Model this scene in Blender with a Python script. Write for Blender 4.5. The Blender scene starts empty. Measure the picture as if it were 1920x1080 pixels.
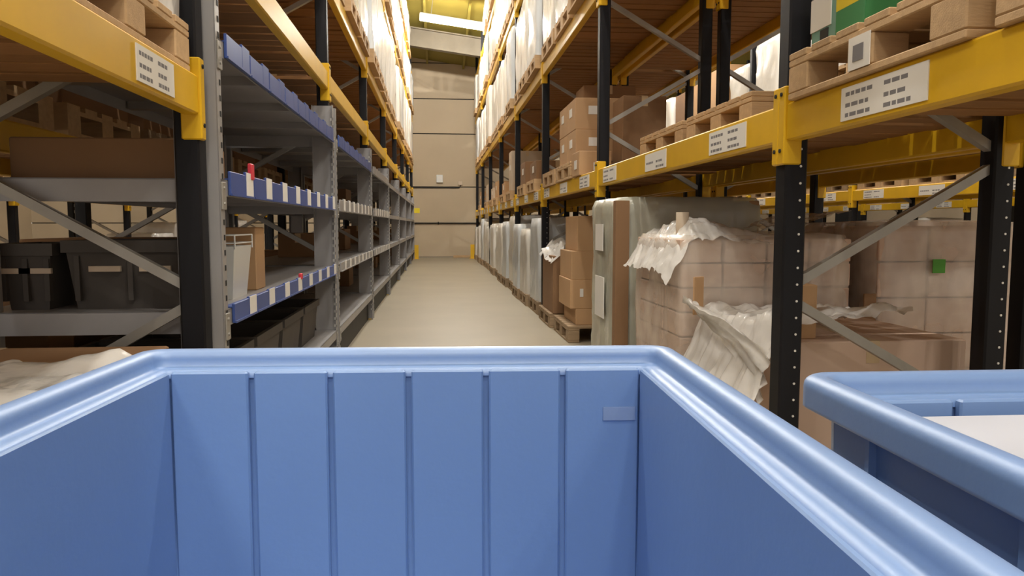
import bpy, math, random
from mathutils import Vector, Matrix, noise, Euler
R = math.radians
random.seed(7)
scene = bpy.context.scene
C = scene.collection

# ------------------------------------------------------------------ camera, world, exposure
cam_d = bpy.data.cameras.new('camera'); cam = bpy.data.objects.new('camera', cam_d); C.objects.link(cam)
cam_d.sensor_width = 36.0; cam_d.lens = 36.0 * 1400 / 1920; cam_d.clip_start = 0.01; cam_d.clip_end = 200
cam.location = (0, 0, 1.0)
cam.rotation_euler = (R(90 - 4.818), 0, R(-5.61))
scene.camera = cam
w = bpy.data.worlds.new('world'); scene.world = w; w.use_nodes = True
w.node_tree.nodes['Background'].inputs[0].default_value = (1.0, 0.95, 0.89, 1)
w.node_tree.nodes['Background'].inputs[1].default_value = 0.75
vs = scene.view_settings
vs.view_transform = 'Standard'; vs.look = 'None'; vs.exposure = 0.0; vs.gamma = 1.0; vs.use_curve_mapping = False
scene.cycles.max_bounces = 7
LAMP_W = 240.0                           # per tube end, bare tubes shine all round
LAMP_COL = (1.0, 0.955, 0.87)

# ------------------------------------------------------------------ materials
MATS = {}
def mat(name, col, rough=0.6, metal=0.0, var=0.12, scale=6.0, bump=0.0, bscale=40.0, stretch=(1, 1, 1), spec=0.4, col2=None, sss=0.0):
    m = bpy.data.materials.new(name); m.use_nodes = True
    nt = m.node_tree; b = nt.nodes['Principled BSDF']
    tc = nt.nodes.new('ShaderNodeTexCoord'); mp = nt.nodes.new('ShaderNodeMapping')
    mp.inputs['Scale'].default_value = stretch
    nt.links.new(tc.outputs['Object'], mp.inputs[0])
    n = nt.nodes.new('ShaderNodeTexNoise'); n.inputs['Scale'].default_value = scale; n.inputs['Detail'].default_value = 5
    nt.links.new(mp.outputs[0], n.inputs['Vector'])
    oi = nt.nodes.new('ShaderNodeObjectInfo')
    mx = nt.nodes.new('ShaderNodeMix'); mx.data_type = 'RGBA'
    c2 = col2 or tuple(max(0, c * (1 - 2 * var)) for c in col)
    mx.inputs[6].default_value = (*c2, 1); mx.inputs[7].default_value = (*[min(1, c * (1 + var)) for c in col], 1)
    ad = nt.nodes.new('ShaderNodeMath'); ad.operation = 'MULTIPLY_ADD'
    nt.links.new(oi.outputs['Random'], ad.inputs[0]); ad.inputs[1].default_value = 0.3; ad.inputs[2].default_value = -0.15
    sm = nt.nodes.new('ShaderNodeMath'); sm.operation = 'ADD'; sm.use_clamp = True
    nt.links.new(n.outputs['Fac'], sm.inputs[0]); nt.links.new(ad.outputs[0], sm.inputs[1])
    nt.links.new(sm.outputs[0], mx.inputs[0]); nt.links.new(mx.outputs[2], b.inputs['Base Color'])
    b.inputs['Roughness'].default_value = rough; b.inputs['Metallic'].default_value = metal
    b.inputs['Specular IOR Level'].default_value = spec
    if bump:
        n2 = nt.nodes.new('ShaderNodeTexNoise'); n2.inputs['Scale'].default_value = bscale; n2.inputs['Detail'].default_value = 3
        nt.links.new(mp.outputs[0], n2.inputs['Vector'])
        bp = nt.nodes.new('ShaderNodeBump'); bp.inputs['Strength'].default_value = bump; bp.inputs['Distance'].default_value = 0.01
        nt.links.new(n2.outputs['Fac'], bp.inputs['Height']); nt.links.new(bp.outputs[0], b.inputs['Normal'])
    MATS[name] = m
    return m
def film_mat(name, col, transp, rough=0.22):
    m = mat(name, col, rough, var=0.06, scale=3, bump=0.6, bscale=14, stretch=(1, 1, .35), spec=0.6)
    nt = m.node_tree; b = nt.nodes['Principled BSDF']; out = nt.nodes['Material Output']
    if transp:
        t = nt.nodes.new('ShaderNodeBsdfTransparent'); ms = nt.nodes.new('ShaderNodeMixShader')
        n = nt.nodes.new('ShaderNodeTexNoise'); n.inputs['Scale'].default_value = 4
        mr = nt.nodes.new('ShaderNodeMapRange'); mr.inputs[1].default_value = .35; mr.inputs[2].default_value = .65
        mr.inputs[3].default_value = transp; mr.inputs[4].default_value = transp * .55
        nt.links.new(n.outputs['Fac'], mr.inputs[0]); nt.links.new(mr.outputs[0], ms.inputs[0])
        nt.links.new(b.outputs[0], ms.inputs[1]); nt.links.new(t.outputs[0], ms.inputs[2]); nt.links.new(ms.outputs[0], out.inputs[0])
    return m
def emit_mat(name, col, s):
    m = bpy.data.materials.new(name); m.use_nodes = True; nt = m.node_tree
    b = nt.nodes['Principled BSDF']; b.inputs['Emission Color'].default_value = (*col, 1); b.inputs['Emission Strength'].default_value = s
    b.inputs['Base Color'].default_value = (.9, .9, .9, 1)
    MATS[name] = m; return m
mat('floor', (.36, .312, .232), .42, var=.1, scale=1.3, bump=.05, bscale=25, spec=.35)
mat('wall_panel', (.52, .415, .29), .7, var=.06, scale=1.5)
mat('roof', (.26, .205, .035), .7, var=.1, scale=1)
mat('rafter', (.20, .17, .125), .6, var=.1)
mat('blue', (.165, .29, .58), .44, var=.04, scale=5, bump=.03, bscale=120, spec=.55)
mat('blue_small', (.05, .09, .30), .4, var=.1, scale=8)
mat('black_steel', (.007, .007, .010), .5, var=.2, scale=8, spec=.25)
mat('yellow_steel', (.74, .435, .012), .4, var=.1, scale=5, spec=.45)
mat('zinc', (.36, .34, .31), .42, metal=.35, var=.15, scale=9)
mat('grey_steel', (.35, .335, .335), .4, metal=.2, var=.12, scale=4, spec=.5)
mat('dark_grey', (.035, .034, .033), .6, var=.15)
mat('slot', (.015, .015, .015), .8, var=0)
mat('hole_light', (.72, .70, .66), .4, var=.05)  # pale colour painted in for light coming through the post holes
mat('wood', (.56, .37, .20), .75, var=.16, scale=7, stretch=(1, 6, 6), bump=.15)
mat('wood_grey', (.36, .25, .15), .8, var=.2, scale=7, stretch=(1, 6, 6), bump=.15)
mat('deck_wood', (.34, .165, .06), .7, var=.22, scale=6, stretch=(1, 8, 8), bump=.15)
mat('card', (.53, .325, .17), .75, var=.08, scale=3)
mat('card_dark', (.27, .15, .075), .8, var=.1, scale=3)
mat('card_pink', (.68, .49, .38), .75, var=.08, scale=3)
mat('card_pale', (.62, .50, .38), .75, var=.08, scale=3)
mat('tape', (.62, .46, .28), .35, var=.05)
mat('white_paper', (.78, .75, .71), .7, var=.03)
mat('cool_paper', (.50, .515, .60), .7, var=.03)
mat('print', (.20, .19, .20), .8, var=.05)
mat('green', (.08, .30, .035), .6, var=.05)
mat('green_print', (.05, .25, .09), .6, var=.05)
mat('yellow_print', (.80, .62, .02), .6, var=.05)
mat('red', (.60, .04, .06), .5, var=.05)
mat('teal_print', (.20, .38, .33), .6, var=.05)
mat('white_plastic', (.70, .70, .68), .35, var=.04)
mat('rubber', (.02, .02, .02), .8)
film_mat('film_white', (.80, .77, .72), 0.0)
film_mat('film_green', (.68, .70, .60), 0.42)
film_mat('film_clear', (.88, .78, .69), 0.70)
film_mat('film_loose', (.84, .815, .79), 0.30, .18)
film_mat('film_bluish', (.70, .73, .76), 0.0)
emit_mat('tube', (1.0, .93, .82), 14)
_b = MATS['blue'].node_tree.nodes['Principled BSDF']; _b.inputs['Coat Weight'].default_value = .9; _b.inputs['Coat Roughness'].default_value = .48; _b.inputs['Coat IOR'].default_value = 1.6
emit_mat('tube_dim', (1.0, .9, .75), .8)

# ------------------------------------------------------------------ mesh helpers
class MB:
    def __init__(s): s.v = []; s.f = []; s.sm = False
    def box(s, x0, x1, y0, y1, z0, z1):
        n = len(s.v)
        s.v += [(x0, y0, z0), (x1, y0, z0), (x1, y1, z0), (x0, y1, z0), (x0, y0, z1), (x1, y0, z1), (x1, y1, z1), (x0, y1, z1)]
        s.f += [tuple(n + i for i in q) for q in ((3, 2, 1, 0), (4, 5, 6, 7), (0, 1, 5, 4), (1, 2, 6, 5), (2, 3, 7, 6), (3, 0, 4, 7))]
        return s
    def cbox(s, x0, x1, y0, y1, z0, z1, c):   # chamfered on the vertical and horizontal edges
        n = len(s.v)
        def ring(z, i): return [(x0 + i + c, y0 + i, z), (x1 - i - c, y0 + i, z), (x1 - i, y0 + i + c, z), (x1 - i, y1 - i - c, z), (x1 - i - c, y1 - i, z), (x0 + i + c, y1 - i, z), (x0 + i, y1 - i - c, z), (x0 + i, y0 + i + c, z)]
        rs = [ring(z0, c), ring(z0 + c, 0), ring(z1 - c, 0), ring(z1, c)]
        for r in rs: s.v += r
        s.f.append(tuple(n + 7 - i for i in range(8))); s.f.append(tuple(n + 24 + i for i in range(8)))
        for k in range(3):
            for i in range(8):
                j = (i + 1) % 8
                s.f.append((n + k * 8 + i, n + k * 8 + j, n + k * 8 + 8 + j, n + k * 8 + 8 + i))
        return s
    def bar(s, a, b, w, h, up=(0, 0, 1)):
        a = Vector(a); b = Vector(b); d = (b - a).normalized(); u = Vector(up)
        sd = d.cross(u)
        if sd.length < 1e-4: sd = d.cross(Vector((1, 0, 0)))
        sd.normalize(); u = sd.cross(d); n = len(s.v)
        for p in (a, b):
            for i, j in ((-1, -1), (1, -1), (1, 1), (-1, 1)): s.v.append(tuple(p + sd * (i * w / 2) + u * (j * h / 2)))
        s.f += [tuple(n + i for i in q) for q in ((0, 1, 2, 3), (7, 6, 5, 4), (4, 5, 1, 0), (5, 6, 2, 1), (6, 7, 3, 2), (7, 4, 0, 3))]
        return s
    def tube(s, pts, r, k=8, cap=True):
        pts = [Vector(p) for p in pts]; rs = r if isinstance(r, (list, tuple)) else [r] * len(pts)
        n0 = len(s.v); prev = None
        for i, p in enumerate(pts):
            d = (pts[min(i + 1, len(pts) - 1)] - pts[max(i - 1, 0)]).normalized()
            if prev is None:
                u = d.cross(Vector((0, 0, 1)));  u = u if u.length > 1e-3 else Vector((1, 0, 0))
            else: u = prev - d * prev.dot(d)
            u.normalize(); prev = u; vv = d.cross(u)
            for j in range(k):
                a = 2 * math.pi * j / k; s.v.append(tuple(p + (u * math.cos(a) + vv * math.sin(a)) * rs[i]))
        for i in range(len(pts) - 1):
            for j in range(k):
                a = n0 + i * k + j; b = n0 + i * k + (j + 1) % k
                s.f.append((a, b, b + k, a + k))
        if cap:
            s.f.append(tuple(n0 + k - 1 - j for j in range(k))); s.f.append(tuple(n0 + (len(pts) - 1) * k + j for j in range(k)))
        return s
    def disc(s, c, ax, r, t, k=8):
        c = Vector(c); ax = Vector(ax).normalized(); return s.tube([c, c + ax * t], r, k)
    def rings(s, rs, close_bottom=True):
        n = len(s.v); k = len(rs[0])
        for r in rs: s.v += [tuple(p) for p in r]
        for i in range(len(rs) - 1):
            for j in range(k):
                a = n + i * k + j; b = n + i * k + (j + 1) % k
                s.f.append((a, b, b + k, a + k))
        if close_bottom: s.f.append(tuple(n + (len(rs) - 1) * k + j for j in range(k)))
        return s
    def grid(s, fn, nx, ny):
        n = len(s.v)
        for j in range(ny + 1):
            for i in range(nx + 1): s.v.append(tuple(fn(i / nx, j / ny)))
        for j in range(ny):
            for i in range(nx):
                a = n + j * (nx + 1) + i; s.f.append((a, a + 1, a + nx + 2, a + nx + 1))
        return s
    def mesh(s, name, m):
        me = bpy.data.meshes.new(name); me.from_pydata(s.v, [], s.f); me.update()
        me.materials.append(MATS[m] if isinstance(m, str) else m)
        if s.sm:
            for p in me.polygons: p.use_smooth = True
        return me
    def build(s, name, m, parent=None, loc=(0, 0, 0), rz=0, label=None):
        return inst(name, s.mesh(name, m), parent, loc, rz, label)
def inst(name, me, parent=None, loc=(0, 0, 0), rz=0, label=None, scale=None):
    o = bpy.data.objects.new(name, me); C.objects.link(o); o.location = loc; o.rotation_euler = (0, 0, rz)
    if scale: o.scale = scale
    if parent: o.parent = parent
    if label: o['label'] = label
    return o
def tag(o, label, cat, group=None):
    o['label'] = label; o['category'] = cat; o['kind'] = 'thing'
    if group: o['group'] = group
    return o
def thing(name, label, cat, loc=(0, 0, 0), rz=0, group=None):
    o = bpy.data.objects.new(name, None); C.objects.link(o); o.location = loc; o.rotation_euler = (0, 0, rz); o.empty_display_size = .05
    return tag(o, label, cat, group)
def struct(o): o['kind'] = 'structure'; return o
def smooth(mb): mb.sm = True; return mb
_cache = {}
def cached(key, fn):
    if key not in _cache: _cache[key] = fn()
    return _cache[key]
ORD = ['first', 'second', 'third', 'fourth', 'fifth', 'sixth', 'seventh', 'eighth', 'ninth', 'tenth', 'eleventh', 'twelfth']

# ------------------------------------------------------------------ the building
WALL_Y = 23.5
struct(MB().box(-12, 14, -9, WALL_Y, -.2, 0).build('floor', 'floor'))
def roof_z(x, y): return 6.0 + .10 * (WALL_Y - y) - .13 * x
rb = MB()
rc = [(-12, -9), (14, -9), (14, WALL_Y + .3), (-12, WALL_Y + .3)]
rb.v = [(x, y, roof_z(x, y)) for x, y in rc] + [(x, y, roof_z(x, y) + .15) for x, y in rc]
rb.f = [(3, 2, 1, 0), (4, 5, 6, 7), (0, 1, 5, 4), (1, 2, 6, 5), (2, 3, 7, 6), (3, 0, 4, 7)]
ceil = struct(rb.build('ceiling', 'roof'))
for i in range(8):                       # purlins under the roof sheets
    x = -3.6 + i * 1.1
    MB().bar((x, 3, roof_z(x, 3) - .06), (x, WALL_Y, roof_z(x, WALL_Y) - .06), .06, .12).build('purlin', 'roof', ceil)
for i, y in enumerate((3.5, 9.2, 14.9, 20.6)):
    t = bpy.data.objects.new('rafter', None); C.objects.link(t); t.parent = ceil
    for nm, dz, wd, ht, mt in (('web', -.36, .03, .46, 'rafter'), ('top_flange', -.135, .22, .03, 'rafter'), ('bottom_flange', -.6, .22, .04, 'rafter')):
        MB().bar((-11, y, roof_z(-11, y) + dz), (13, y, roof_z(13, y) + dz), wd, ht).build(nm, mt, t)
wb = struct(MB().box(-12, 14, WALL_Y + .03, WALL_Y + .25, 0, 8).build('wall_back', 'slot'))
zs = [0, 1.06, 2.18, 3.81, 4.87, 5.95, 7.2]
for i in range(6):
    for j in range(5):
        MB().cbox(-13 + j * 5.2, -13 + (j + 1) * 5.2 - .012, WALL_Y, WALL_Y + .06, zs[i] + .014, zs[i + 1] - .014, .006).build('panel', 'wall_panel', wb)
struct(MB().box(-12.2, -12, -9, WALL_Y, 0, 9).build('wall_left', 'wall_panel'))
struct(MB().box(14, 14.2, -9, WALL_Y, 0, 8).build('wall_right', 'wall_panel'))
# wall fittings
t = thing('wall_box', 'small white electrical box high on the far end wall', 'electrical box', (.05, WALL_Y, 2.43))
MB().cbox(-.1, .1, -.09, 0, -.12, .12, .01).build('body', 'white_plastic', t); MB().box(-.07, .07, -.1, -.09, -.02, .09).build('cover', 'white_paper', t)
t = thing('wall_conduit', 'thin dark conduit running along the far end wall', 'pipe', (0, WALL_Y - .03, 2.16))
MB().tube([(-1.2, 0, 0), (.66, 0, 0), (.7, 0, .08)], .018, 6).build('pipe', 'dark_grey', t); MB().cbox(.62, .76, -.04, .03, .08, .2, .008).build('junction_box', 'card_pale', t)
t = thing('guard_rail', 'black horizontal rail across the far end wall at waist height', 'rail', (0, WALL_Y - .05, 1.06))
MB().tube([(-1.3, 0, 0), (1.3, 0, 0)], .022, 6).build('bar', 'slot', t)
for x in (-1.25, 0, 1.25): MB().box(x - .02, x + .02, 0, .05, -.04, .04).build('bracket', 'slot', t)
tag(MB().cbox(.45, .98, 23.0, 23.14, 0, .07, .005).build('floor_plank', 'wood'), 'short wooden plank lying on floor before the end wall', 'plank')

# ------------------------------------------------------------------ lamps
def lamp(x, y, label, lit=True, group=None, dz=-.82):
    z = roof_z(x, y) + dz
    t = thing('ceiling_lamp', label, 'lamp', (x, y, z), 0, group)
    t.rotation_euler = (0, math.atan(.13), 0)
    MB().cbox(-.85, .85, -.12, .12, .03, .10, .01).build('housing', 'white_plastic', t)
    for s in (-1, 1): MB().bar((-.85, s * .19, .0), (.85, s * .19, .0), .16, .006, (0, -s * .45, 1)).build('uplight_shield', 'white_plastic', t)  # wings added to shield the roof from the point lights
    for s in (-1, 1):
        smooth(MB().tube([(-.8, s * .055, .0), (.8, s * .055, .0)], .02, 8)).build('tube', 'tube' if lit else 'tube_dim', t)
        MB().bar((s * .6, 0, .1), (s * .6, 0, -dz - .03), .012, .012).build('hanger', 'zinc', t)
        MB().box(s * .83 - .02, s * .83 + .02, -.1, .1, -.03, .03).build('end_cap', 'white_plastic', t)
    if lit:
        for sx in (-.42, .42):
            ld = bpy.data.lights.new('tube_light', 'POINT'); ld.shadow_soft_size = .05
            ld.energy = LAMP_W; ld.color = LAMP_COL
            lo = bpy.data.objects.new('tube_light', ld); C.objects.link(lo); lo.parent = t; lo.location = (sx, 0, -.075)
LY = (-7.5, -2.4, 2.7, 7.8, 12.9, 17.9)
for i, y in enumerate(LY):
    lamp(.45, y, 'bright twin fluorescent lamp hanging over the aisle far ahead' if i == 5 else ORD[i] + ' fluorescent lamp over the central aisle, counted from behind the camera', True, 'lamps over the aisle')
for i, y in enumerate(LY):
    lamp(3.66, y, ORD[i] + ' fluorescent lamp over the aisle beyond the right rack', True, 'lamps over the right aisle')
    lamp(-3.3, y, ORD[i] + ' fluorescent lamp over the aisle beyond the left rack', True, 'lamps over the left aisle')

# ------------------------------------------------------------------ racking
PW = .075                                # post width
def holes_mesh(z0, z1, side):
    def f():
        mb = MB(); z = z0
        while z < z1:
            mb.disc((0, 0, z), (side, 0, 0), .0055, .002, 6); z += .055
        return mb.mesh('hole_row', 'hole_light')
    return cached(('holes', z0, z1, side), f)
def frame(label, xf, xb, y, top, group=None, detail=True, phase=0):
    """upright frame: front post at xf (aisle side), rear post at xb"""
    s = 1 if xb > xf else -1
    t = thing('upright_frame', label, 'rack frame', (xf, y, 0), 0, group)
    d = abs(xb - xf)
    for x0 in (0, s * (d - PW)):
        xa, xc = sorted((x0, x0 + s * PW))
        me = cached(('post', round(top, 2)), lambda: MB().cbox(0, PW, -PW / 2, PW / 2, 0, top, .006).mesh('post', 'black_steel'))
        p = inst('post', me, t, (xa, 0, 0))
        if detail and s > 0:
            def hr():
                mb = MB(); z = .2
                while z < 1.3: mb.disc((0, 0, z), (0, -1, 0), .0042, .002, 6); z += .055
                return mb.mesh('hole_row', 'hole_light')
            inst('hole_row', cached('holesY', hr), p, (PW * .68, -PW / 2, 0))
        MB().box(xa - .02, xa + PW + .02, -.06, .06, 0, .008).build('foot_plate', 'yellow_steel', t)
    z = .30 - .9 * phase; back = True
    x1, x2 = s * .05, s * (d - .05)
    while z < top - .6:
        a = (x2 if back else x1, 0, z + .05); b = (x1 if back else x2, 0, z + .45)
        if z > 0: MB().bar(a, b, .03, .032, (0, 1, 0)).build('brace', 'zinc', t)
        back = not back; z += .45
    return t
def print_bars(w, h, seed):
    rnd = random.Random(seed); mb = MB(); 
    for cx0 in (-.44, .04):
        for r in (.28, -.05, -.34):
            if rnd.random() < .2: continue
            ln = rnd.uniform(.22, .38); x = cx0
            while x < cx0 + ln:
                l = rnd.uniform(.03, .09); mb.box(x * w, min(x + l, cx0 + ln) * w, 0, .0006, (r - .06) * h, (r + .06) * h); x += l + .015
    return mb.mesh('print', 'print')
def beam(label, x, s, y0, y1, z, h=.12, labels=(), group=None, conn=True, lw=.37):
    """rack beam on the side s of the row; s = +1: front faces -X"""
    t = thing('rack_beam', label, 'rack beam', (x, (y0 + y1) / 2, z), 0, group)
    L = (y1 - y0) / 2
    xa, xb = sorted((0, s * .05))
    me = cached(('beam', round(L, 3), s, h), lambda: MB().cbox(xa, xb, -L, L, -h, 0, .006).mesh('bar', 'yellow_steel'))
    inst('bar', me, t)
    if conn:
        c0, c1 = sorted((-s * .008, s * .055))
        cm = cached(('conn', s), lambda: MB().cbox(c0, c1, 0, .042, -.195, .055, .004).mesh('end_connector', 'yellow_steel'))
        inst('end_connector', cm, t, (0, L - .002, 0)); inst('end_connector', cm, t, (0, -L - .04, 0))
        for sg in (-1, 1):
            for zz in (.03, -.15):
                bm = cached(('bolt', s), lambda: MB().disc((0, 0, 0), (-s, 0, 0), .007, .004, 6).mesh('bolt', 'slot'))
                inst('bolt', bm, t, (-s * .008, sg * (L + .02), zz))
    for i, ly in enumerate(labels):
        lm = cached(('lab', s, h, lw), lambda: MB().box(-.0015, .0015, -lw / 2, lw / 2, -.045, .045).mesh('location_label', 'white_paper'))
        lo = inst('location_label', lm, t, (-s * .0016, ly - (y0 + y1) / 2, -h / 2), 0, 'white location label with grey print')
        pm = cached(('print', i % 3, lw), lambda: print_bars(lw, .09, i))
        inst('print', pm, lo, (-s * .0016, 0, 0), -s * math.pi / 2)
    return t
def deck(label, x0, x1, y0, y1, z, singles=True, group=None, m='deck_wood'):
    """timber decking: boards running front to back across the two beams"""
    t = thing('timber_deck', label, 'rack deck', ((x0 + x1) / 2, y0, z), 0, group)
    hw = abs(x1 - x0) / 2; n = int((y1 - y0) / .135); p = (y1 - y0) / n
    if singles:
        me = cached(('board', round(hw, 3), round(p, 3), m), lambda: MB().cbox(-hw, hw, .006, p - .016, 0, .022, .002).mesh('board', m))
        for i in range(n): inst('board', me, t, (0, i * p, random.uniform(-.010, .004)))
    else:
        def f():
            mb = MB()
            for i in range(n): mb.box(-hw, hw, i * p + .005, (i + 1) * p - .014, 0, .022)
            return mb.mesh('deck_boards', m)
        o = inst('deck_boards', cached(('boards', round(hw, 3), round(y1 - y0, 2), m), f), t); o['kind'] = 'stuff'
    return t

DEPTH = .80
RX, LX = 1.12, -.735
RY = [-.47 + 2.85 * k for k in range(9)]          # frames of the right row; index 1 = 2.38
LYF = [-.34 + 2.80 * k for k in range(9)]         # frames of the left row; index 1 = 2.46
BAYN = ['nearest', 'second', 'third', 'fourth', 'fifth', 'sixth', 'seventh', 'farthest']
TOP = 6.0
for k, y in enumerate(RY):
    frame('black rack upright frame, ' + ORD[k] + ' from the camera along the right row', RX, RX + DEPTH, y, min(TOP, 5.9), 'right rack frames', k < 4)
for k, y in enumerate(LYF):
    frame('black rack upright frame, ' + ORD[k] + ' from the camera along the left row', LX, LX - DEPTH, y, min(TOP, 5.9), 'left rack frames', k < 3)
RLEV = [1.39, 2.70, 4.15, 5.35]
LLEV = [2.03, 2.72, 4.15, 5.35]
LVN = ['first', 'second', 'third', 'top']
for k in range(8):
    y0, y1 = RY[k] + PW / 2, RY[k + 1] - PW / 2
    for li, z in enumerate(RLEV):
        if k < 2 and li > 1: continue
        lab = ()
        if li == 0: lab = (1.82,) if k == 0 else (y0 + .42, y0 + 1.38, y0 + 2.42)
        if k == 0 and li == 0: pass
        beam('yellow front beam, %s level, %s bay of the right rack' % (LVN[li], BAYN[k]), RX - .004, 1, y0 + .003, y1 - .003, z, labels=lab, group='right rack front beams', lw=.37)
        beam('yellow rear beam, %s level, %s bay of the right rack' % (LVN[li], BAYN[k]), RX + DEPTH + .004, -1, y0 + .003, y1 - .003, z, group='right rack rear beams')
        deck('brown board deck, %s level, %s bay of the right rack' % (LVN[li], BAYN[k]), RX + .055, RX + DEPTH - .055, y0 + .01, y1 - .01, z - .03, k <= 2 and li < 2, 'right rack decks')
    y0, y1 = LYF[k] + PW / 2, LYF[k + 1] - PW / 2
    for li, z in enumerate(LLEV):
        if k == 0 and li != 0: continue
        if k < 2 and li > 1: continue
        zz = 1.458 if k == 0 else z
        beam('yellow front beam, %s level, %s bay of the left rack' % (LVN[li], BAYN[k]), LX + .004, -1, y0 + .003, y1 - .003, zz, labels=(2.07,) if k == 0 else (), group='left rack front beams', lw=.26)
        beam('yellow rear beam, %s level, %s bay of the left rack' % (LVN[li], BAYN[k]), LX - DEPTH - .004, 1, y0 + .003, y1 - .003, zz, group='left rack rear beams')
        deck('brown board deck, %s level, %s bay of the left rack' % (LVN[li], BAYN[k]), LX - DEPTH + .055, LX - .055, y0 + .01, y1 - .01, zz - .03, k <= 2 and li < 2, 'left rack decks')

# rows further out
def far_row(x0, s, ys, levels, who, group, deck_on=True, rear=True):
    for i, y in enumerate(ys): frame('black upright frame, %s along the row %s' % (ORD[i], who), x0, x0 + s * DEPTH, y, 5.4, group + ' frames', False)
    for i, (a, b) in enumerate(zip(ys, ys[1:])):
        for li, z in enumerate(levels):
            pl = '%s level, %s bay of the row %s' % (LVN[li], ORD[i], who)
            L = b - a - PW - .006
            labs = (a + .5, a + 1.45, a + 2.4) if z < 2 else ()
            beam('yellow front beam, ' + pl, x0 - s * .004, s, a + PW / 2 + .003, b - PW / 2 - .003, z, labels=labs, group=group + ' beams', lw=.37)
            if rear: beam('yellow rear beam, ' + pl, x0 + s * DEPTH + s * .004, -s, a + PW / 2 + .003, b - PW / 2 - .003, z, group=group + ' rear beams')
            xa, xb = sorted((x0 + s * .055, x0 + s * (DEPTH - .055)))
            if deck_on: deck('brown board deck, ' + pl, xa, xb, a + PW / 2 + .01, b - PW / 2 - .01, z - .03, False, group + ' decks')
R2X = RX + DEPTH + .06                   # rear face of the back-to-back row is its side next to R1
far_row(R2X + DEPTH, -1, RY[1:8], (1.39, 2.70, 4.15), 'behind right rack', 'back-to-back right row')
R3X = R2X + DEPTH + 1.86
far_row(R3X, 1, RY[1:8], (1.39, 2.70, 4.15), 'across right aisle', 'second aisle row')
R5X = R3X + 2 * DEPTH + .06 + 1.86
far_row(R5X, 1, RY[3:8], (1.39, 2.70), 'two aisles right', 'third aisle row', True, False)
L2X = LX - DEPTH - .06
far_row(L2X - DEPTH, 1, LYF[1:8], (1.39, 2.70, 4.15), 'behind left shelving', 'back-to-back left row')
L3X = L2X - DEPTH - 1.86
far_row(L3X, -1, LYF[1:8], (1.39, 2.70), 'across left aisle', 'left second aisle row', True, False)

# ------------------------------------------------------------------ pallets, cartons, wrapped loads
def pallet(label, x, y, z, wx=.8, wy=.8, fine=False, group=None, m='wood', rz=0):
    """block pallet centred at x,y: deck boards along X, stringers along Y"""
    if not fine:
        def f():
            mb = MB()
            for i in range(5): mb.box(-wx / 2, wx / 2, -wy / 2 + i * (wy - .12) / 4, -wy / 2 + i * (wy - .12) / 4 + .12, .12, .142)
            for i in (-1, 0, 1):
                mb.box(i * (wx / 2 - .05) - .05, i * (wx / 2 - .05) + .05, -wy / 2, wy / 2, .1, .12)
                mb.box(i * (wx / 2 - .05) - .05, i * (wx / 2 - .05) + .05, -wy / 2, wy / 2, 0, .02)
                for j in (-1, 0, 1): mb.box(i * (wx / 2 - .05) - .05, i * (wx / 2 - .05) + .05, j * (wy / 2 - .06) - .06, j * (wy / 2 - .06) + .06, .02, .1)
            return mb.mesh('pallet', m)
        return tag(inst('pallet', cached(('pallet', wx, wy, m), f), None, (x, y, z), rz), label, 'pallet', group)
    t = thing('pallet', label, 'pallet', (x, y, z), rz, group)
    db = cached(('db', wx, m), lambda: MB().cbox(-wx / 2, wx / 2, -.055, .055, 0, .022, .003).mesh('deck_board', m))
    st = cached(('st', wy, m), lambda: MB().cbox(-.05, .05, -wy / 2, wy / 2, 0, .02, .003).mesh('stringer', m))
    bl = cached(('bl', m), lambda: MB().cbox(-.05, .05, -.06, .06, 0, .08, .004).mesh('block', m))
    for i in range(6): inst('deck_board', db, t, (0, -wy / 2 + .055 + i * (wy - .11) / 5, .12))
    for i in (-1, 0, 1):
        inst('stringer', st, t, (i * (wx / 2 - .05), 0, .1)); inst('bottom_board', st, t, (i * (wx / 2 - .05), 0, 0))
        for j in (-1, 0, 1): inst('block', bl, t, (i * (wx / 2 - .05), j * (wy / 2 - .06), .02))
    return t
def carton_mesh(w, d, h, m):
    return cached(('carton', round(w, 3), round(d, 3), round(h, 3), m), lambda: MB().cbox(-w / 2, w / 2, -d / 2, d / 2, 0, h, .004).mesh('box_body', m))
def carton(label, x, y, z, w, d, h, m='card', rz=0, group=None, face=None, sticker='white_paper', tape=True, name='carton'):
    """w along X, d along Y. face: sticker on '-X' or '-Y' side as (side, u, v, su, sv)"""
    t = thing(name, label, 'box', (x, y, z), rz, group)
    inst('box_body', carton_mesh(w, d, h, m), t)
    if tape:
        MB().box(-.025, .025, -d / 2 - .001, d / 2 + .001, h - .0005, h + .0012).build('tape_strip', 'tape', t)
        MB().box(-.025, .025, -d / 2 - .0015, -d / 2 + .001, h - .08, h + .0012).build('tape_strip', 'tape', t)
    for fc in (face or []):
        sd, u, v, su, sv = fc
        if sd == '-X': b = MB().box(-w / 2 - .0025, -w / 2, u - su / 2, u + su / 2, v - sv / 2, v + sv / 2)
        elif sd == '+X': b = MB().box(w / 2, w / 2 + .0025, u - su / 2, u + su / 2, v - sv / 2, v + sv / 2)
        else: b = MB().box(u - su / 2, u + su / 2, -d / 2 - .0025, -d / 2, v - sv / 2, v + sv / 2)
        b.build('sticker', sticker, t)
    return t
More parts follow.
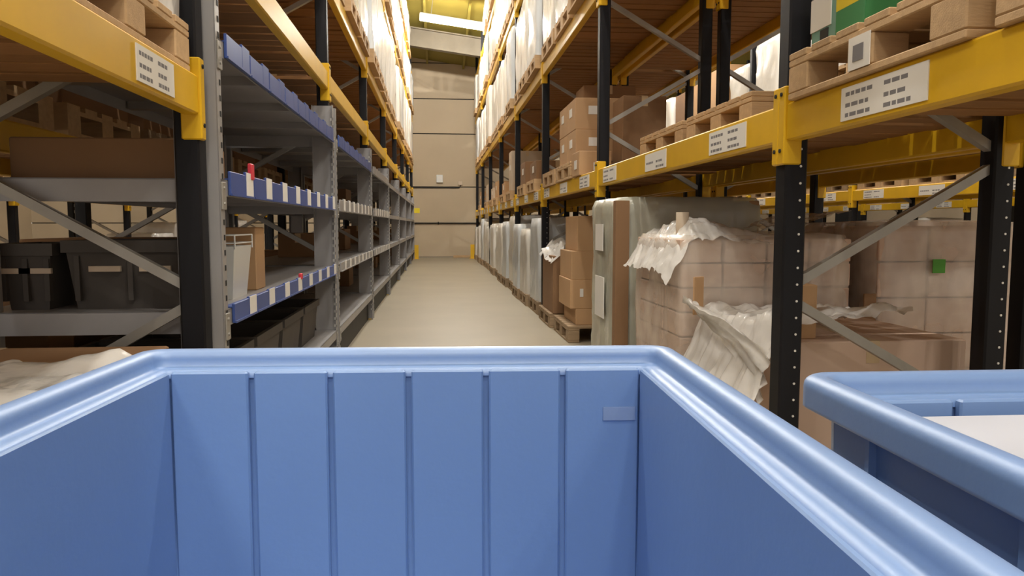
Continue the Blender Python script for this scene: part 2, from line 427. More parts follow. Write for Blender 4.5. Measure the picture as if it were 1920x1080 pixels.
def film_box_mesh(w, d, h, seed, amp, n, m, dome=.02):
    rnd = random.Random(seed); off = Vector((rnd.uniform(0, 90), rnd.uniform(0, 90), rnd.uniform(0, 90)))
    rad = min(w, d) * .06
    mb = MB(); mb.sm = True
    per = []
    def side_pts(k):
        out = []
        for (ax, ay), (bx, by) in (((-1, -1), (1, -1)), ((1, -1), (1, 1)), ((1, 1), (-1, 1)), ((-1, 1), (-1, -1))):
            for i in range(k):
                t = i / k; out.append((ax + (bx - ax) * t, ay + (by - ay) * t))
        return out
    pts = side_pts(n); nz = n
    rs = []
    for j in range(nz + 1):
        v = j / nz; ring = []
        for (a, b) in pts:
            x = a * w / 2; y = b * d / 2; z = v * h
            l = math.hypot(a, b); 
            if l > 1.25: x *= 1 - .05 * (l - 1.25) / .165; y *= 1 - .05 * (l - 1.25) / .165
            q = Vector((x * 9, y * 9, z * 2.2)) + off
            dsp = amp * (noise.noise(q) + .5 * noise.noise(q * 2.3 + Vector((3, 1, z * 9))))
            k = 1 + dsp / (min(w, d) / 2)
            if j == nz: k *= .955
            ring.append((x * k, y * k, z + (dsp * .8 if 0 < j < nz else 0)))
        rs.append(ring)
    for s in (.72, .4):
        rs.append([(x * s, y * s, h + dome * (1 - s) + amp * 1.2 * noise.noise(Vector((x * s * 8, y * s * 8, 5)) + off)) for x, y, z in rs[nz]])
    mb.rings(rs)
    return mb.mesh('film', m)
SHARED_FILM = {}
def load(label, x, y, z, w, d, h, seed, m='film_white', group=None, n=9, amp=.022):
    """stretch-wrapped pallet load; far ones share a few mesh variants and are scaled"""
    key = ('load', seed % 5, m, n)
    me = cached(key, lambda: film_box_mesh(.8, .8, 1.0, seed % 5 + 11, amp, n, m))
    o = inst('wrapped_load', me, None, (x, y, z), 0, None, (w / .8, d / .8, h))
    return tag(o, label, 'pallet load', group)

def wrapped_bay(side, lev, levname, bay, ybase, z, hs, pos=(0, 1, 2), mats=('film_white',), x0=None, wx=.86, pal='wood', shelfname=None):
    rnd = random.Random(len(side) * 101 + bay * 13 + lev * 7)
    for q in pos:
        yc = ybase + .10 + .42 + q * .89 + rnd.uniform(-.02, .02)
        sx = 1 if side == 'right' else -1
        xe = (RX if side == 'right' else LX) - sx * rnd.uniform(.015, .07)
        xc = xe + sx * wx / 2
        pn = ('nearest', 'middle', 'farthest')[q]
        place = '%s pallet, %s bay, %s level of the %s rack' % (pn, BAYN[bay], levname, side)
        pallet('wooden ' + place, xc, yc, z, wx, .8, False, '%s rack pallets' % side, pal)
        mm = rnd.choice(mats); h = rnd.uniform(*hs)
        nm = {'film_white': 'white', 'film_green': 'greenish white', 'film_bluish': 'bluish white', 'film_clear': 'beige', 'film_loose': 'cream'}[mm]
        load('%s film-wrapped load on %s' % (nm, place), xc, yc, z + .142, wx - .02, .79, h, rnd.randint(0, 99), mm, '%s rack wrapped loads' % side)
random.seed(3)
WH = ('film_white', 'film_white', 'film_white', 'film_loose', 'film_bluish')
TD = .0                                   # deck boards stand level with the beam top
# right rack
for bay in range(3, 8): wrapped_bay('right', 0, 'floor', bay, RY[bay], 0, (.80, 1.02), mats=('film_white', 'film_bluish', 'film_white'), pal='wood_grey')
for bay in range(2, 8): wrapped_bay('right', 2, 'second', bay, RY[bay], 2.70, (.85, 1.1), mats=WH)
for bay in range(2, 8): wrapped_bay('right', 3, 'third', bay, RY[bay], 4.15, (.7, .95), mats=WH)
for bay in range(4, 7): wrapped_bay('right', 4, 'top', bay, RY[bay], 5.35, (.38, .5), mats=WH, pos=(0, 1, 2) if bay < 6 else (0,))
# left rack
for bay in range(2, 8): wrapped_bay('left', 2, 'second', bay, LYF[bay], 2.72, (.95, 1.12), mats=WH)
for bay in range(2, 8): wrapped_bay('left', 3, 'third', bay, LYF[bay], 4.15, (.7, .95), mats=WH)
for bay in range(4, 8): wrapped_bay('left', 4, 'top', bay, LYF[bay], 5.35, (.5, .75), mats=WH, pos=(0, 1, 2) if bay < 7 else (0,))

# --- right floor level, second bay: three detailed loads
def wrapped_cartons(label, x0, x1, y0, y1, z0, h, rows, nx, ny, cm, fm, seed, amp=.012, group=None, papers=(), n=20, gap=.014):
    t = thing('wrapped_carton_load', label, 'pallet load', ((x0 + x1) / 2, (y0 + y1) / 2, z0), 0, group)
    w, d = x1 - x0, y1 - y0; cw, cd, ch = w / nx, d / ny, h / rows
    rnd = random.Random(seed)
    me = carton_mesh(cw - gap, cd - gap, ch - .007, cm)
    for r in range(rows):
        for i in range(nx):
            for j in range(ny):
                if 0 < i < nx - 1 and 0 < j < ny - 1 and r < rows - 1: continue
                inst('carton', me, t, (-w / 2 + cw * (i + .5) + rnd.uniform(-.003, .003), -d / 2 + cd * (j + .5) + rnd.uniform(-.003, .003), r * ch))
    f = film_box_mesh(w + .03, d + .03, h + .012, seed, amp, n, fm, .015)
    inst('film', f, t, label='translucent stretch film')
    for (sd, u, v, su, sv, m) in papers:
        if sd == '-X': b = MB().box(-w / 2 - .032, -w / 2 - .028, u - su / 2, u + su / 2, v - sv / 2, v + sv / 2)
        else: b = MB().box(u - su / 2, u + su / 2, -d / 2 - .032, -d / 2 - .028, v - sv / 2, v + sv / 2)
        b.build('paper_sheet', m, t)
    return t
G = 'right rack pallets'
pallet('wooden pallet under the tall greenish wrapped load, right rack floor', 1.50, 4.72, 0, .92, .82, True, G, 'wood_grey')
wrapped_cartons('tall greenish film-wrapped carton load beside second right post', 1.06, 1.93, 4.34, 5.10, .142, 1.01, 4, 3, 3, 'card', 'film_green', 21,
                papers=(('-X', .02, .78, .22, .17, 'white_paper'), ('-X', .0, .40, .26, .26, 'white_paper')), amp=.014)
for yy in (4.325,):
    t = thing('edge_board', 'brown cardboard edge board at corner of tall greenish load', 'edge board', (1.04, yy, .143))
    MB().box(0, .075, -.018, -.012, 0, 1.0).build('flange', 'card_dark', t); MB().box(-.006, 0, -.018, .05, 0, 1.0).build('flange', 'card_dark', t)
pallet('wooden pallet under the mid-height carton load, right rack floor', 1.51, 3.71, 0, .9, .82, True, G, 'wood_grey')
wrapped_cartons('pinkish carton load under clear film with crumpled film on top', 1.10, 1.935, 3.33, 4.10, .142, .80, 7, 4, 3, 'card_pink', 'film_clear', 5, amp=.012)
def crumple(w, d, nx, ny, amp, seed, hfun, m, name='film_heap', fold=7):
    off = Vector((seed * 3.1, seed * 1.7, 0)); mb = MB(); mb.sm = True
    def fn(u, v):
        x = (u - .5) * w; y = (v - .5) * d
        r = noise.noise(Vector((x * fold, y * fold, 0)) + off); r2 = noise.noise(Vector((x * fold * 2.6, y * fold * 2.6, 4)) + off)
        z = hfun(u, v) + amp * (abs(r) * 1.5 + .55 * abs(r2))
        return (x + amp * .5 * r2, y + amp * .5 * r, z)
    return mb.grid(fn, nx, ny).mesh(name, m)
def sheet_thing(label, me, loc, rz=0, cat='plastic film', name='film_sheet'):
    return tag(inst(name, me, None, loc, rz), label, cat)
# film crumpled over the aisle edge of the middle load
def drape(u, v):
    return -.20 * max(0, (.34 - u) / .34) ** 1.6 - .05 * max(0, (.14 - v) / .14) + .05 * math.exp(-((u - .42) ** 2 + (v - .35) ** 2) * 14) - .03 * max(0, (u - .7) / .3)
sheet_thing('white film crumpled on top of the pinkish carton load', crumple(.50, .76, 44, 50, .028, 4, drape, 'film_loose', fold=11), (1.275, 3.68, .968))
t = thing('cardboard_tube', 'pale cardboard tube standing up from the crumpled film', 'tube', (1.165, 3.50, .956))
smooth(MB().tube([(0, 0, 0), (0, 0, .105), (0, 0, .105), (0, 0, .02)], [.030, .030, .025, .025], 14, False)).build('tube_wall', 'card_pale', t)
sheet_thing('film hood bulging over back corner of the pinkish carton load', crumple(.34, .5, 16, 18, .03, 9, lambda u, v: .02 + .08 * u, 'film_clear'), (1.76, 3.60, .955))
# low box load beside the first right post
pallet('wooden pallet under the low film-covered box, right rack floor', 1.50, 2.87, 0, .86, .76, True, G, 'wood_grey')
carton('low pale carton half covered by loose film beside right post', 1.56, 2.88, .142, .72, .70, .44, 'card_pink', tape=True)
carton('narrow upright brown carton just behind first right post', 1.33, 2.66, .582, .10, .12, .20, 'card', tape=False)
tag(MB().cbox(-.03, .03, -.004, .004, 0, .17, .002).build('cardboard_offcut', 'card', None, (1.155, 3.23, .60), R(24)), 'small brown cardboard offcut leaning against pinkish load', 'cardboard')
# loose film cascading over the low load
def casc(u, v):
    return -.36 * max(0, (.25 - u) / .25) + .06 * math.sin(v * 5 + 1) * u + .05
sheet_thing('white film spilling off the low load towards the blue bin', crumple(.62, .80, 40, 46, .04, 12, casc, 'film_loose', fold=8), (1.36, 2.88, .58))
def ribbon(p0, p1, w0, w1, sag, twist, seed, nu=10, nv=26):
    p0, p1 = Vector(p0), Vector(p1); d = (p1 - p0).normalized(); sd = d.cross(Vector((0, 0, 1))).normalized(); up = sd.cross(d)
    mb = MB(); mb.sm = True
    def fn(u, v):
        c = p0.lerp(p1, v) + Vector((.012 * math.sin(v * 8 + seed), 0, sag * math.sin(v * math.pi)))
        wd = w0 + (w1 - w0) * v + .02 * math.sin(v * 11 + seed); a = twist * v + .5
        q = (u - .5) * wd; f = .016 * math.sin(u * 19 + 4 * v + seed) + .012 * noise.noise(Vector((u * 6, v * 9, seed)))
        return c + sd * (q * math.cos(a) - f * math.sin(a)) + up * (q * math.sin(a) + f * math.cos(a))
    return mb.grid(fn, nu, nv).mesh('film_strand', 'film_loose')
sheet_thing('twisted ribbon of white film falling beside first right post', ribbon((1.09, 3.20, .66), (1.13, 2.46, .47), .07, .20, .03, 1.1, 2.0), (0, 0, 0), name='film_strand')
# third bay on the floor: stack of brown cartons, box with film bag
pallet('wooden pallet under the stacked brown cartons, right rack floor', 1.52, 6.62, 0, .86, .8, True, G, 'wood_grey')
zc = .142
for i, (hh, xo, lab) in enumerate(((.14, .04, 'bottom brown carton of the four-high floor stack'), (.25, -.01, 'second brown carton up in the floor stack'), (.245, 0, 'third brown carton up in the floor stack'), (.30, .05, 'top brown carton of the four-high floor stack'))):
    carton(lab + ', right rack', 1.40 + xo, 6.6, zc, .54, .6, hh, 'card', 0, 'brown cartons in floor stack', [('-Y', -.17, hh * .55, .03, .07)] if i == 1 else [], 'white_paper'); zc += hh
pallet('wooden pallet under the open brown carton, right rack floor', 1.50, 7.55, 0, .86, .8, True, G, 'wood_grey')
carton('brown carton topped with white film bag, right rack floor', 1.45, 7.5, .142, .70, .72, .56, 'card_dark', 0, None, None, tape=False)
sheet_thing('white film bag spilling from the open brown carton', crumple(.74, .76, 20, 20, .09, 31, lambda u, v: .02 - .12 * max(0, (.2 - u) / .2) + .05 * v, 'film_loose', fold=6), (1.44, 7.5, .72))
carton('pale carton stack end behind the brown floor stack', 1.62, 5.62, .0, .5, .5, .9, 'card_pale', 0)
# back-to-back row, floor level
pallet('wooden pallet under the wrapped load with green sticker', 2.44, 3.72, 0, .8, .82, True, G, 'wood_grey')
wrapped_cartons('large film-wrapped carton load with a green square sticker', 2.06, 2.83, 3.33, 4.10, .142, .86, 5, 3, 2, 'card_pink', 'film_clear', 33,
                papers=(('-Y', -.10, .665, .062, .065, 'green'),), amp=.01)
tag(MB().cbox(-.03, .03, -.006, .006, 0, .54, .002).build('cardboard_post', 'card_dark', None, (1.995, 3.28, .142), 0), 'dark brown cardboard strip standing between two wrapped loads', 'cardboard')
pallet('wooden pallet under the dim load behind right rear post', 2.45, 2.78, 0, .8, .7, False, G, 'wood_grey')
# --- right first level, nearest bay
zl = 1.39
p = pallet('wooden pallet with a barcode label on its block, right rack', 1.53, 1.90, zl, .86, .80, True, G)
o = MB().box(-.0525, -.05, -.05, .05, .0, .085).build('block_label', 'white_paper', p, (-.38, 0, .02)); MB().box(-.054, -.0525, -.022, .026, .02, .062).build('print', 'print', o)
t = carton('green white and yellow printed carton on nearest right pallet', 1.42, 2.13, zl + .142, .52, .30, .16, 'teal_print', 0)
for nm, a in (('white_panel', (-.263, -.26, .03, .15, .06, .158)), ('dark_panel', (-.263, -.26, .045, .09, .02, .055))): MB().box(*a).build(nm, 'white_paper' if nm[0] == 'w' else 'dark_grey', t)
MB().box(-.263, .26, -.153, -.15, .09, .158).build('yellow_panel', 'yellow_print', t); MB().box(-.262, .26, -.1525, -.15, .01, .09).build('green_panel', 'green_print', t)
MB().box(-.263, -.26, -.15, .0, .085, .158).build('yellow_panel', 'yellow_print', t); MB().box(-.2628, -.26, -.15, .0, .01, .085).build('green_panel', 'green_print', t)
pallet('wooden pallet nearest the camera on the right rack', 1.53, 1.02, zl, .86, .80, True, G)
carton('pale brown carton high on the nearest right pallet', 1.45, 1.55, zl + .142, .6, .42, .3, 'card')
carton('large brown carton on right pallet nearest the camera', 1.48, 1.05, zl + .142, .66, .46, .4, 'card')
# --- second bay: two empty pallets
pallet('empty wooden pallet on right rack beside location labels, nearer one', 1.66, 3.30, zl, .84, .78, True, G)
pallet('empty wooden pallet on right rack beside carton stack, farther one', 1.66, 4.16, zl, .84, .80, True, G)
# --- third bay: labelled carton stack
pallet('wooden pallet under the labelled carton stack, right rack first level', 1.53, 6.62, zl, .86, .8, True, G)
for q, (yc, hh) in enumerate(((6.60, .22), (6.60, .20))):
    pass
z = zl + .142; n = 0
for r in range(2):
    for j in range(2):
        n += 1
        carton(('%s labelled tan carton, %s row of the stack beside the right post' % (('near', 'far')[j], ('lower', 'upper')[r])), 1.40, 6.40 + j * .41 + .02 * r, z, .52, .40, .26, 'card', 0, 'labelled tan cartons', [('-X', .02, .16, .12, .07), ('-Y', -.10, .16, .10, .07)])
    z += .262
carton('tall dark brown carton behind the labelled tan stack', 1.62, 7.25, zl + .142, .5, .4, .78, 'card_dark')
carton('small open tan carton in front of labelled stack', 1.23, 5.98, zl, .26, .30, .19, 'card', 0, None, [('-Y', .03, .07, .09, .06), ('-X', .0, .09, .1, .07)], tape=False)
carton('narrow brown carton at rear behind small open carton', 1.62, 6.00, zl, .35, .34, .62, 'card_dark')
pallet('wooden pallet beside labelled carton stack, third right bay', 1.53, 7.5, zl, .86, .8, False, G)
# --- further bays, first level: few goods
for i, (yc, w_, d_, h_, m_, lb) in enumerate(((9.0, .5, .6, .22, 'card_dark', 'low dark brown carton, fourth bay first level right'), (10.1, .55, .55, .30, 'card_dark', 'dark brown carton with plain sides, fourth right bay'),
        (11.9, .5, .42, .62, 'card_pale', 'tall pale carton standing alone, fifth right bay'), (13.1, .6, .6, .20, 'card', 'flat tan carton, fifth right bay first level'),
        (14.8, .6, .6, .32, 'card', 'tan carton in sixth right bay, first level'), (15.9, .6, .6, .24, 'card_pale', 'flat pale carton in sixth right bay'),
        (17.6, .6, .6, .40, 'card_pale', 'pale carton in seventh right bay, first level'), (20.4, .6, .6, .36, 'card', 'tan carton in last right bay, first level'))):
    pallet('wooden pallet under the ' + lb, 1.53, yc, zl, .86, .8, False, G)
    carton(lb, 1.12 + w_ / 2 + .02, yc, zl + .142, w_, d_, h_, m_, 0, None, [('-X', 0, h_ * .6, .14, .08)])
# yellow corner guards
for x, y, who in ((RX - .08, RY[8] + .1, 'right'), (LX + .06, LYF[8] + .1, 'left')):
    t = thing('corner_guard', 'yellow steel corner guard at far end of the %s rack' % who, 'corner guard', (x, y, 0))
    MB().cbox(-.09, .09, -.06, -.045, 0, .42, .003).build('plate', 'yellow_steel', t); MB().box(-.12, .12, -.10, .06, 0, .01).build('foot_plate', 'yellow_steel', t)
tag(MB().cbox(-.10, .12, -.006, .006, -.07, .07, .004).build('hanging_sign', 'yellow_print', None, (-.66, LYF[8] + .06, 1.42)), 'small yellow sign at far end of left shelving', 'sign')

# ------------------------------------------------------------------ left steel shelving inside the rack bays
SX = -.70                                # shelf front
SZ = [.28, .72, 1.15, 1.60]
SD = .80
def perf(z1):
    mb = MB(); z = .1
    while z < z1: mb.box(0, .0012, -.007, .007, z, z + .018); z += .05
    return mb.mesh('slot_row', 'slot')
def perf_pale(z1):
    mb = MB(); z = .1
    while z < z1: mb.box(-.006, .006, -.0012, 0, z, z + .018); z += .05
    return mb.mesh('slot_row', 'hole_light')
for k in range(1, 8):
    y0, y1 = LYF[k] + .05, LYF[k + 1] - .05
    t = thing('steel_shelving', 'grey perforated steel shelving, %s bay of the left row' % BAYN[k - 1], 'shelving', (SX, y0, 0), 0, 'grey shelving on the left')
    L = y1 - y0
    pm = cached('spost', lambda: MB().box(-.14, -.002, 0, .004, 0, 1.80).box(-.004, 0, 0, .045, 0, 1.80).box(-.14, -.136, 0, .03, 0, 1.80).mesh('post', 'grey_steel'))
    pm2 = cached('spost2', lambda: MB().box(-.14, -.002, -.004, 0, 0, 1.80).box(-.004, 0, -.045, 0, 0, 1.80).box(-.14, -.136, -.03, 0, 0, 1.80).mesh('post', 'grey_steel'))
    for xx in (0, -SD + .095):
        a = inst('post', pm, t, (xx, 0, 0)); b = inst('post', pm2, t, (xx, L, 0))
        if k <= 4 and xx == 0:
            inst('slot_row', cached('perf', lambda: perf(1.75)), a, (0, .03, 0)); inst('slot_row', cached('perf', lambda: perf(1.75)), b, (0, -.03, 0))
            inst('slot_row', cached('perfp', lambda: perf_pale(1.75)), b, (-.015, -.004, 0))
    for z in SZ:
        def f():
            mb = MB().box(-SD, 0, .006, L - .006, -.004, 0)
            mb.box(-.004, 0, .006, L - .006, -.055, .0).box(-SD, -SD + .004, .006, L - .006, -.055, .0)
            mb.box(-SD, 0, .006, .01, -.075, .0).box(-SD, 0, L - .01, L - .006, -.075, .0)
            for i in range(1, 4): mb.box(-SD + .01, -.01, L * i / 4 - .03, L * i / 4 + .03, -.04, -.004)
            return mb.mesh('shelf', 'grey_steel')
        inst('shelf', cached(('shelf', round(L, 3)), f), t, (0, 0, z))
        if k < 3:
            cl = cached('clip', lambda: MB().cbox(0, .006, .0, .045, -.10, -.01, .002).disc((.006, .02, -.03), (1, 0, 0), .006, .004, 6).disc((.006, .02, -.08), (1, 0, 0), .006, .004, 6).mesh('shelf_clip', 'zinc'))
            inst('shelf_clip', cl, t, (0, .004, z)); inst('shelf_clip', cl, t, (0, L - .05, z))
    MB().box(-.06, -.05, .01, L - .01, 0, .225).build('base_strip', 'dark_grey', t)  # dark strip between the floor and the bottom shelf
# blue label holders clipped along the shelf fronts
def label_holder(label, x, y, z, wy, h, m, group, red=False, labelled=True):
    t = thing('label_holder', label, 'label holder', (x, y, z), 0, group)
    def f():
        mb = MB(); a = wy / 2
        mb.cbox(0, .010, -a, a * .30, -.052, h * .72, .002).cbox(0, .010, a * .30, a, -.052, h, .002)
        mb.box(-.03, .002, -a, a, .001, .005).box(.010, .015, -a, a, -.052, -.045)
        return mb.mesh('holder_body', m)
    inst('holder_body', cached(('hold', round(wy, 3), h, m), f), t)
    if labelled:
      lm = cached(('holl', round(wy, 3), h), lambda: MB().box(0, .0018, wy * .16, wy * .48, -.045, h * .96).mesh('paper_label', 'white_paper'))
      inst('paper_label', lm, t, (.0105, 0, 0), label='white paper label')
    if red: MB().cbox(.0, .016, wy * .36, wy * .5, h * .4, h * 1.9, .003).build('red_clip', 'red', t)
for k in range(1, 4):
    y0, y1 = LYF[k] + .13, LYF[k + 1] - .13
    for zi, z in enumerate(SZ[1:]):
        for i in range(8):
            p = (y1 - y0) / 8
            bl = k == 1 or (k == 2 and zi == 2)
            label_holder('%s label holder, %s from near end of %s shelf edge, %s left bay' % ('blue' if bl else 'grey', ORD[i], ('knee-high', 'chest-high', 'top')[zi], BAYN[k - 1]), SX + .001, y0 + p * (i + .5), z, p - .012, .040 if zi else .02, 'blue_small' if bl else 'grey_steel', 'label holders along the left shelves', red=(k == 1 and ((zi == 1 and i == 0) or (zi == 0 and i == 3))), labelled=zi < 2)
# goods on the left shelves
t = thing('wire_rim_tub', 'pale grey tub with a white wire rim on left shelf', 'tub', (-.85, 3.0, SZ[1]))
rs = []
for z, a in ((0, .075), (.20, .092), (.20, .088), (.012, .071)):
    rs.append([(sx * a, sy * a * 1.4, z) for sx, sy in ((-1, -1), (1, -1), (1, 1), (-1, 1))])
MB().rings(rs).build('tub_body', 'white_plastic', t)
for z in (.212, .242): MB().tube([(-.095, -.13, z), (.095, -.13, z), (.095, .13, z), (-.095, .13, z), (-.095, -.13, z)], .003, 6).build('wire', 'white_plastic', t)
for sx in (-.095, .095):
    for sy in (-.13, .13): MB().tube([(sx, sy, .19), (sx, sy, .242)], .003, 6).build('wire', 'white_plastic', t)
carton('brown carton standing behind the wire-rimmed tub', -.88, 3.38, SZ[1], .20, .16, .27, 'card', tape=False)
# long flat cartons and grey crates at the near end of the first shelving bay
carton('long flat brown carton on chest-high shelf at near end', -1.10, 2.80, SZ[2], .56, .42, .135, 'card_dark', tape=False)
def crate(label, x, y, z, w, d, h, m='dark_grey'):
    t = thing('storage_crate', label, 'crate', (x, y, z))
    rs = []
    for zz, i in ((0, .02), (h - .04, 0), (h - .04, -.012), (h, -.012), (h, .01), (.02, .03)):
        rs.append([(-w / 2 + i, -d / 2 + i, zz), (w / 2 - i, -d / 2 + i, zz), (w / 2 - i, d / 2 - i, zz), (-w / 2 + i, d / 2 - i, zz)])
    MB().rings(rs).build('crate_body', m, t)
    for u in (-w * .2, w * .2): MB().box(u - .05, u + .05, -d / 2 - .006, -d / 2 + .006, h * .55, h * .63).build('label_strip', 'card_pale', t)
    for u in (-w * .42, 0, w * .42): MB().box(u - .008, u + .008, -d / 2 - .004, -d / 2 + .02, .03, h - .05).build('rib', m, t)
mat('crate_grey', (.075, .064, .056), .6, var=.15)
crate('dark grey crate at near end of knee-high left shelf', -1.02, 2.72, SZ[1], .40, .26, .23, 'crate_grey')
crate('dark grey crate at back of knee-high left shelf', -1.40 + .05, 2.72, SZ[1], .16, .26, .22, 'crate_grey')
for i in range(4):  # crates added here to darken the bottom shelf
    crate('dark crate added to darken bottom shelf of first left bay, %s from near end' % ORD[i], -1.10, 2.95 + i * .58, SZ[0], .62, .50, .24, 'crate_grey')
for k in range(2, 7):
    for zi, z in enumerate(SZ):
        rnd = random.Random(k * 10 + zi)
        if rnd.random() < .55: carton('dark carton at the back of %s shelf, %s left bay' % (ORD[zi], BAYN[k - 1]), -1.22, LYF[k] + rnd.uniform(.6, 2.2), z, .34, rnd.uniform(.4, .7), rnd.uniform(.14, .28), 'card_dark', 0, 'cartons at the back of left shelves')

# left rack nearest bay: pallet overhead, goods low down
pallet('wooden pallet overhead on the nearest left beam', -1.17, 1.98, 1.458, .86, .8, True, 'left rack pallets')
load('white film-wrapped load overhead on nearest left beam', -1.17, 1.98, 1.60, .84, .78, .8, 3, 'film_loose')
pallet('wooden pallet nearest the camera on the left beam', -1.17, 1.08, 1.458, .86, .8, True, 'left rack pallets', 'wood_grey')
carton('brown carton on left pallet nearest the camera', -1.15, 1.08, 1.60, .7, .7, .6, 'card_dark')
pallet('wooden pallet on the floor in nearest left bay', -1.25, 1.90, 0, 1.0, .8, True, 'left rack pallets', 'wood_grey')
carton('large brown carton low in the nearest left bay', -1.28, 1.92, .142, .96, .74, .50, 'card_dark')
sheet_thing('white film heaped on the low carton left of blue bin', crumple(.66, .60, 34, 32, .035, 17, lambda u, v: .012 + .02 * u - .9 * max(0, u - .80) - .3 * max(0, (.12 - v)), 'film_loose', fold=6), (-.93, 1.60, .625))
# goods on the 2.03 m level, second bay on
for i, (yc, lb) in enumerate(((3.6, 'flat tan carton above first grey shelving bay'), (6.3, 'flat tan carton above second grey shelving bay'), (9.4, 'flat tan carton above third grey shelving bay'), (12.2, 'flat tan carton above fourth grey shelving bay'))):
    carton(lb, -1.25, yc, 2.03, .5, .6, .13, 'card_dark' if i else 'card', 0)

# goods in the rows further out
rnd = random.Random(99)
def far_goods(xc, ys, levels, who, group, prob, wx=.78, dark=False):
    for i, a in enumerate(ys):
        for z in levels:
            for q in range(3):
                if rnd.random() > prob: continue
                pl = '%s of %s bay, %s level, row %s' % (('near end', 'middle', 'far end')[q], ORD[i], {0: 'floor', 1.39: 'first', 2.70: 'second'}[z], who)
                yc = a + .5 + q * .92; h = rnd.uniform(.5, 1.0) if z != 1.39 else rnd.uniform(.35, .95)
                pallet('pallet at ' + pl, xc, yc, z, wx, .8, False, group + ' pallets', rnd.choice(('wood', 'wood_grey')))
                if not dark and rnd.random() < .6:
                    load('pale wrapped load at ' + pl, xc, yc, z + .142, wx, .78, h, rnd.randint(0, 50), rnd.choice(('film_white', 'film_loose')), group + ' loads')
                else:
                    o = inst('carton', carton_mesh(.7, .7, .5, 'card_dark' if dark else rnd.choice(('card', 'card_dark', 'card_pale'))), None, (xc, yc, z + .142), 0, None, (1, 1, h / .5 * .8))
                    tag(o, 'plain carton at ' + pl, 'box', group + ' cartons')
far_goods(R2X + DEPTH / 2, RY[2:7], (0, ), 'behind right rack', 'back-to-back right row', .55)
far_goods(R2X + DEPTH / 2, RY[2:7], (2.70, ), 'behind right rack', 'back-to-back right row', .6)
far_goods(R3X + DEPTH / 2, RY[1:7], (0, 1.39, 2.70), 'across right aisle', 'second aisle row', .85)
far_goods(R5X + DEPTH / 2, RY[3:7], (0, 1.39), 'two aisles right', 'third aisle row', .85)
far_goods(L2X - DEPTH / 2, LYF[1:7], (0, 1.39), 'behind left shelving', 'back-to-back left row', .88, .78, True)  # dark goods packed densely, added to block light reaching the left shelving
far_goods(L2X - DEPTH / 2, LYF[3:7], (2.70,), 'behind left shelving', 'back-to-back left row', .6)
far_goods(L3X - DEPTH / 2, LYF[1:7], (0, 1.39, 2.70), 'across left aisle', 'left second aisle row', .8)

# ------------------------------------------------------------------ trolley and blue bins
BR = .907                                # rim height of the bins
BH = .30
t = thing('picking_trolley', 'steel picking trolley carrying the two blue bins', 'trolley', (.1, .28, 0))
MB().cbox(-.42, .62, -.38, .36, BR - BH - .03, BR - BH, .004).build('platform', 'zinc', t)
for sx in (-.38, .58):
    for sy in (-.34, .32):
        MB().bar((sx, sy, .10), (sx, sy, BR - BH - .03), .03, .03).build('leg', 'zinc', t)
        smooth(MB().tube([(sx - .015, sy, .05), (sx + .015, sy, .05)], .05, 16)).build('castor_wheel', 'rubber', t)
        MB().box(sx - .025, sx + .025, sy - .02, sy + .02, .08, .104).build('castor_fork', 'zinc', t)
MB().cbox(-.42, .62, -.36, .34, .20, .22, .004).build('lower_shelf', 'zinc', t)
def rrect(w, d, r, z, k=3):
    out = []
    for cx_, cy_, a0 in ((1, -1, -90), (1, 1, 0), (-1, 1, 90), (-1, -1, 180)):
        for i in range(k + 1):
            a = R(a0 + 90 * i / k); out.append(((w / 2 - r) * cx_ + r * math.cos(a), (d / 2 - r) * cy_ + r * math.sin(a), z))
    return out
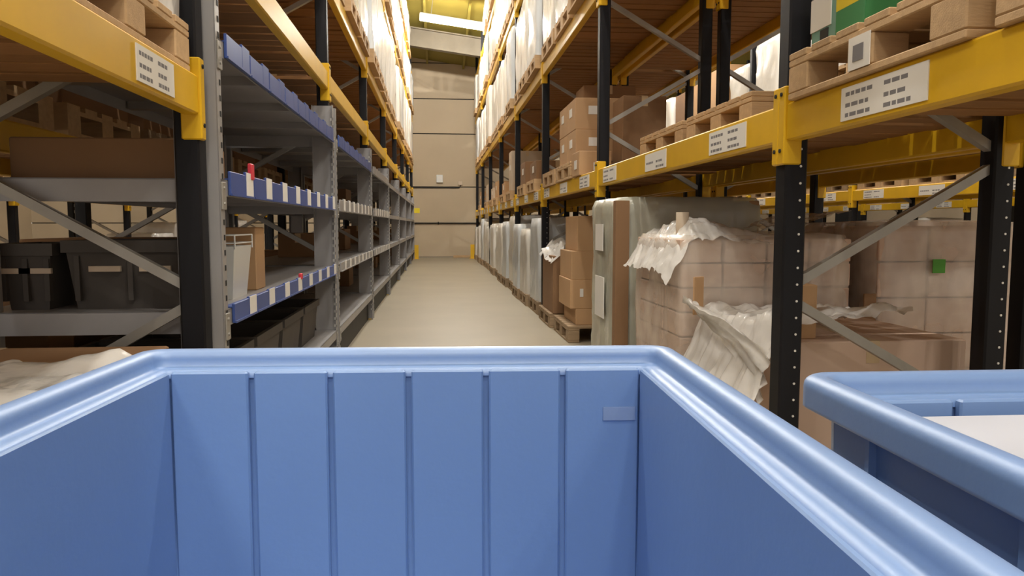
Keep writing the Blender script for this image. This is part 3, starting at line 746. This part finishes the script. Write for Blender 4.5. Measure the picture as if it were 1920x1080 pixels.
def big_bin(label, corner, rz, W, D, H, pitch=.0575, groove_off=0):
    """corner = far-left outer rim corner on plan; bin extends towards the camera"""
    M_ = Matrix.Rotation(rz, 4, 'Z'); c = Vector((corner[0], corner[1], 0)) + M_ @ Vector((W / 2, -D / 2, 0))
    t = thing('storage_bin', label, 'storage bin', (c.x, c.y, BR - H), rz)
    # rim: outer skirt, top lip, inner step, ledge
    lip, step, ledge, sk = .016, .0125, .012, .020
    r = .0068; prof = [(.013, H - sk), (.0005, H - sk), (0, H - sk + .0005), (0, H - sk + .002), (0, H - r - .001)]
    prof += [(r - r * math.cos(R(a)), H - r + r * math.sin(R(a))) for a in (0, 18, 36, 54, 72, 90)]
    prof += [(lip - r + r * math.sin(R(a)), H - r + r * math.cos(R(a))) for a in (0, 18, 36, 54, 72, 90)]
    prof += [(lip + .0003, H - step + .0015), (lip + .0018, H - step)]
    q = .006; e = lip + ledge
    prof += [(e - q + q * math.sin(R(a)), H - step - q + q * math.cos(R(a))) for a in (0, 18, 36, 54, 72, 90)]
    rs = [rrect(W - 2 * o_, D - 2 * o_, max(.018 - o_ * .5, .004), z_, 5) for o_, z_ in prof]
    smooth(MB().rings(rs, False)).build('rim', 'blue', t)
    wi, di = W - 2 * (lip + ledge), D - 2 * (lip + ledge); wo, do = W - .028, D - .028
    # wall shell: outer going down, floor, inner going up
    b = MB(); b.rings([rrect(wo, do, .012, H - sk + .002), rrect(wo - .01, do - .01, .012, .0)], True)
    b.rings([rrect(wi + .004, di + .004, .007, H - step - .004)[::-1], rrect(wi - .008, di - .008, .007, .008)[::-1]], False)
    n = len(b.v); b.v += rrect(wi - .008, di - .008, .007, .008); b.f.append(tuple(range(n, n + 16)))
    b.build('bin_shell', 'blue', t)
    # inner wall panels, standing proud with grooves between them
    def panels(length, place):
        k = max(1, round(length / pitch)); p = length / k
        for i in range(k):
            a = -length / 2 + i * p + (.0022 if i else 0); bb = -length / 2 + (i + 1) * p - (.0022 if i < k - 1 else 0)
            place(a, bb)
    def far(a, bb): MB().cbox(a, bb, di / 2 - .005, di / 2 + .001, .010, H - step - .0008, .0012).build('wall_panel', 'blue', t)
    panels(wi - .006, far)
    def near(a, bb): MB().cbox(a, bb, -di / 2 - .001, -di / 2 + .005, .010, H - step - .0008, .0012).build('wall_panel', 'blue', t)
    panels(wi - .006, near)
    for s in (-1, 1):
        xa, xb = sorted((s * (wi / 2 - .003), s * (wi / 2 + .001)))
        MB().cbox(xa, xb, -di / 2 + .006, di / 2 - .006, .010, H - step - .0008, .001).build('side_panel', 'blue', t)
    for s in (-1, 1):                    # outer reinforcing ribs
        for i in range(5):
            yy = -do / 2 + do * (i + .5) / 5
            xa, xb = sorted((s * (wo / 2 - .008), s * (wo / 2 + .004))); MB().box(xa, xb, yy - .002, yy + .002, .03, H - sk).build('outer_rib', 'blue', t)
    return t, di, wi
t1, di1, wi1 = big_bin('empty blue plastic bin in front of the camera', (-.223, .588), R(-2.9), .404, .60, BH)
MB().box(.144, .168, di1 / 2 - .0062, di1 / 2 - .0052, BH - .052, BH - .042).build('worn_sticker', mat('worn', (.26, .36, .60), .5, var=.1, scale=60), t1, label='pale worn sticker on inner wall')
t2, di2, wi2 = big_bin('blue plastic bin at right holding white paper', (.226, .453), R(-1.5), .404, .60, BH)
tp = thing('paper_stack', 'white paper stack lying inside the right blue bin', 'paper', (t2.location.x, t2.location.y, BR - BH + .011), t2.rotation_euler.z)
for i in range(6):
    MB().box(-wi2 / 2 + .012, wi2 / 2 - .012, -di2 / 2 + .02, di2 / 2 - .012 - .002 * i, i * .0452, i * .0452 + .0448).build('paper_bundle', 'cool_paper', tp)
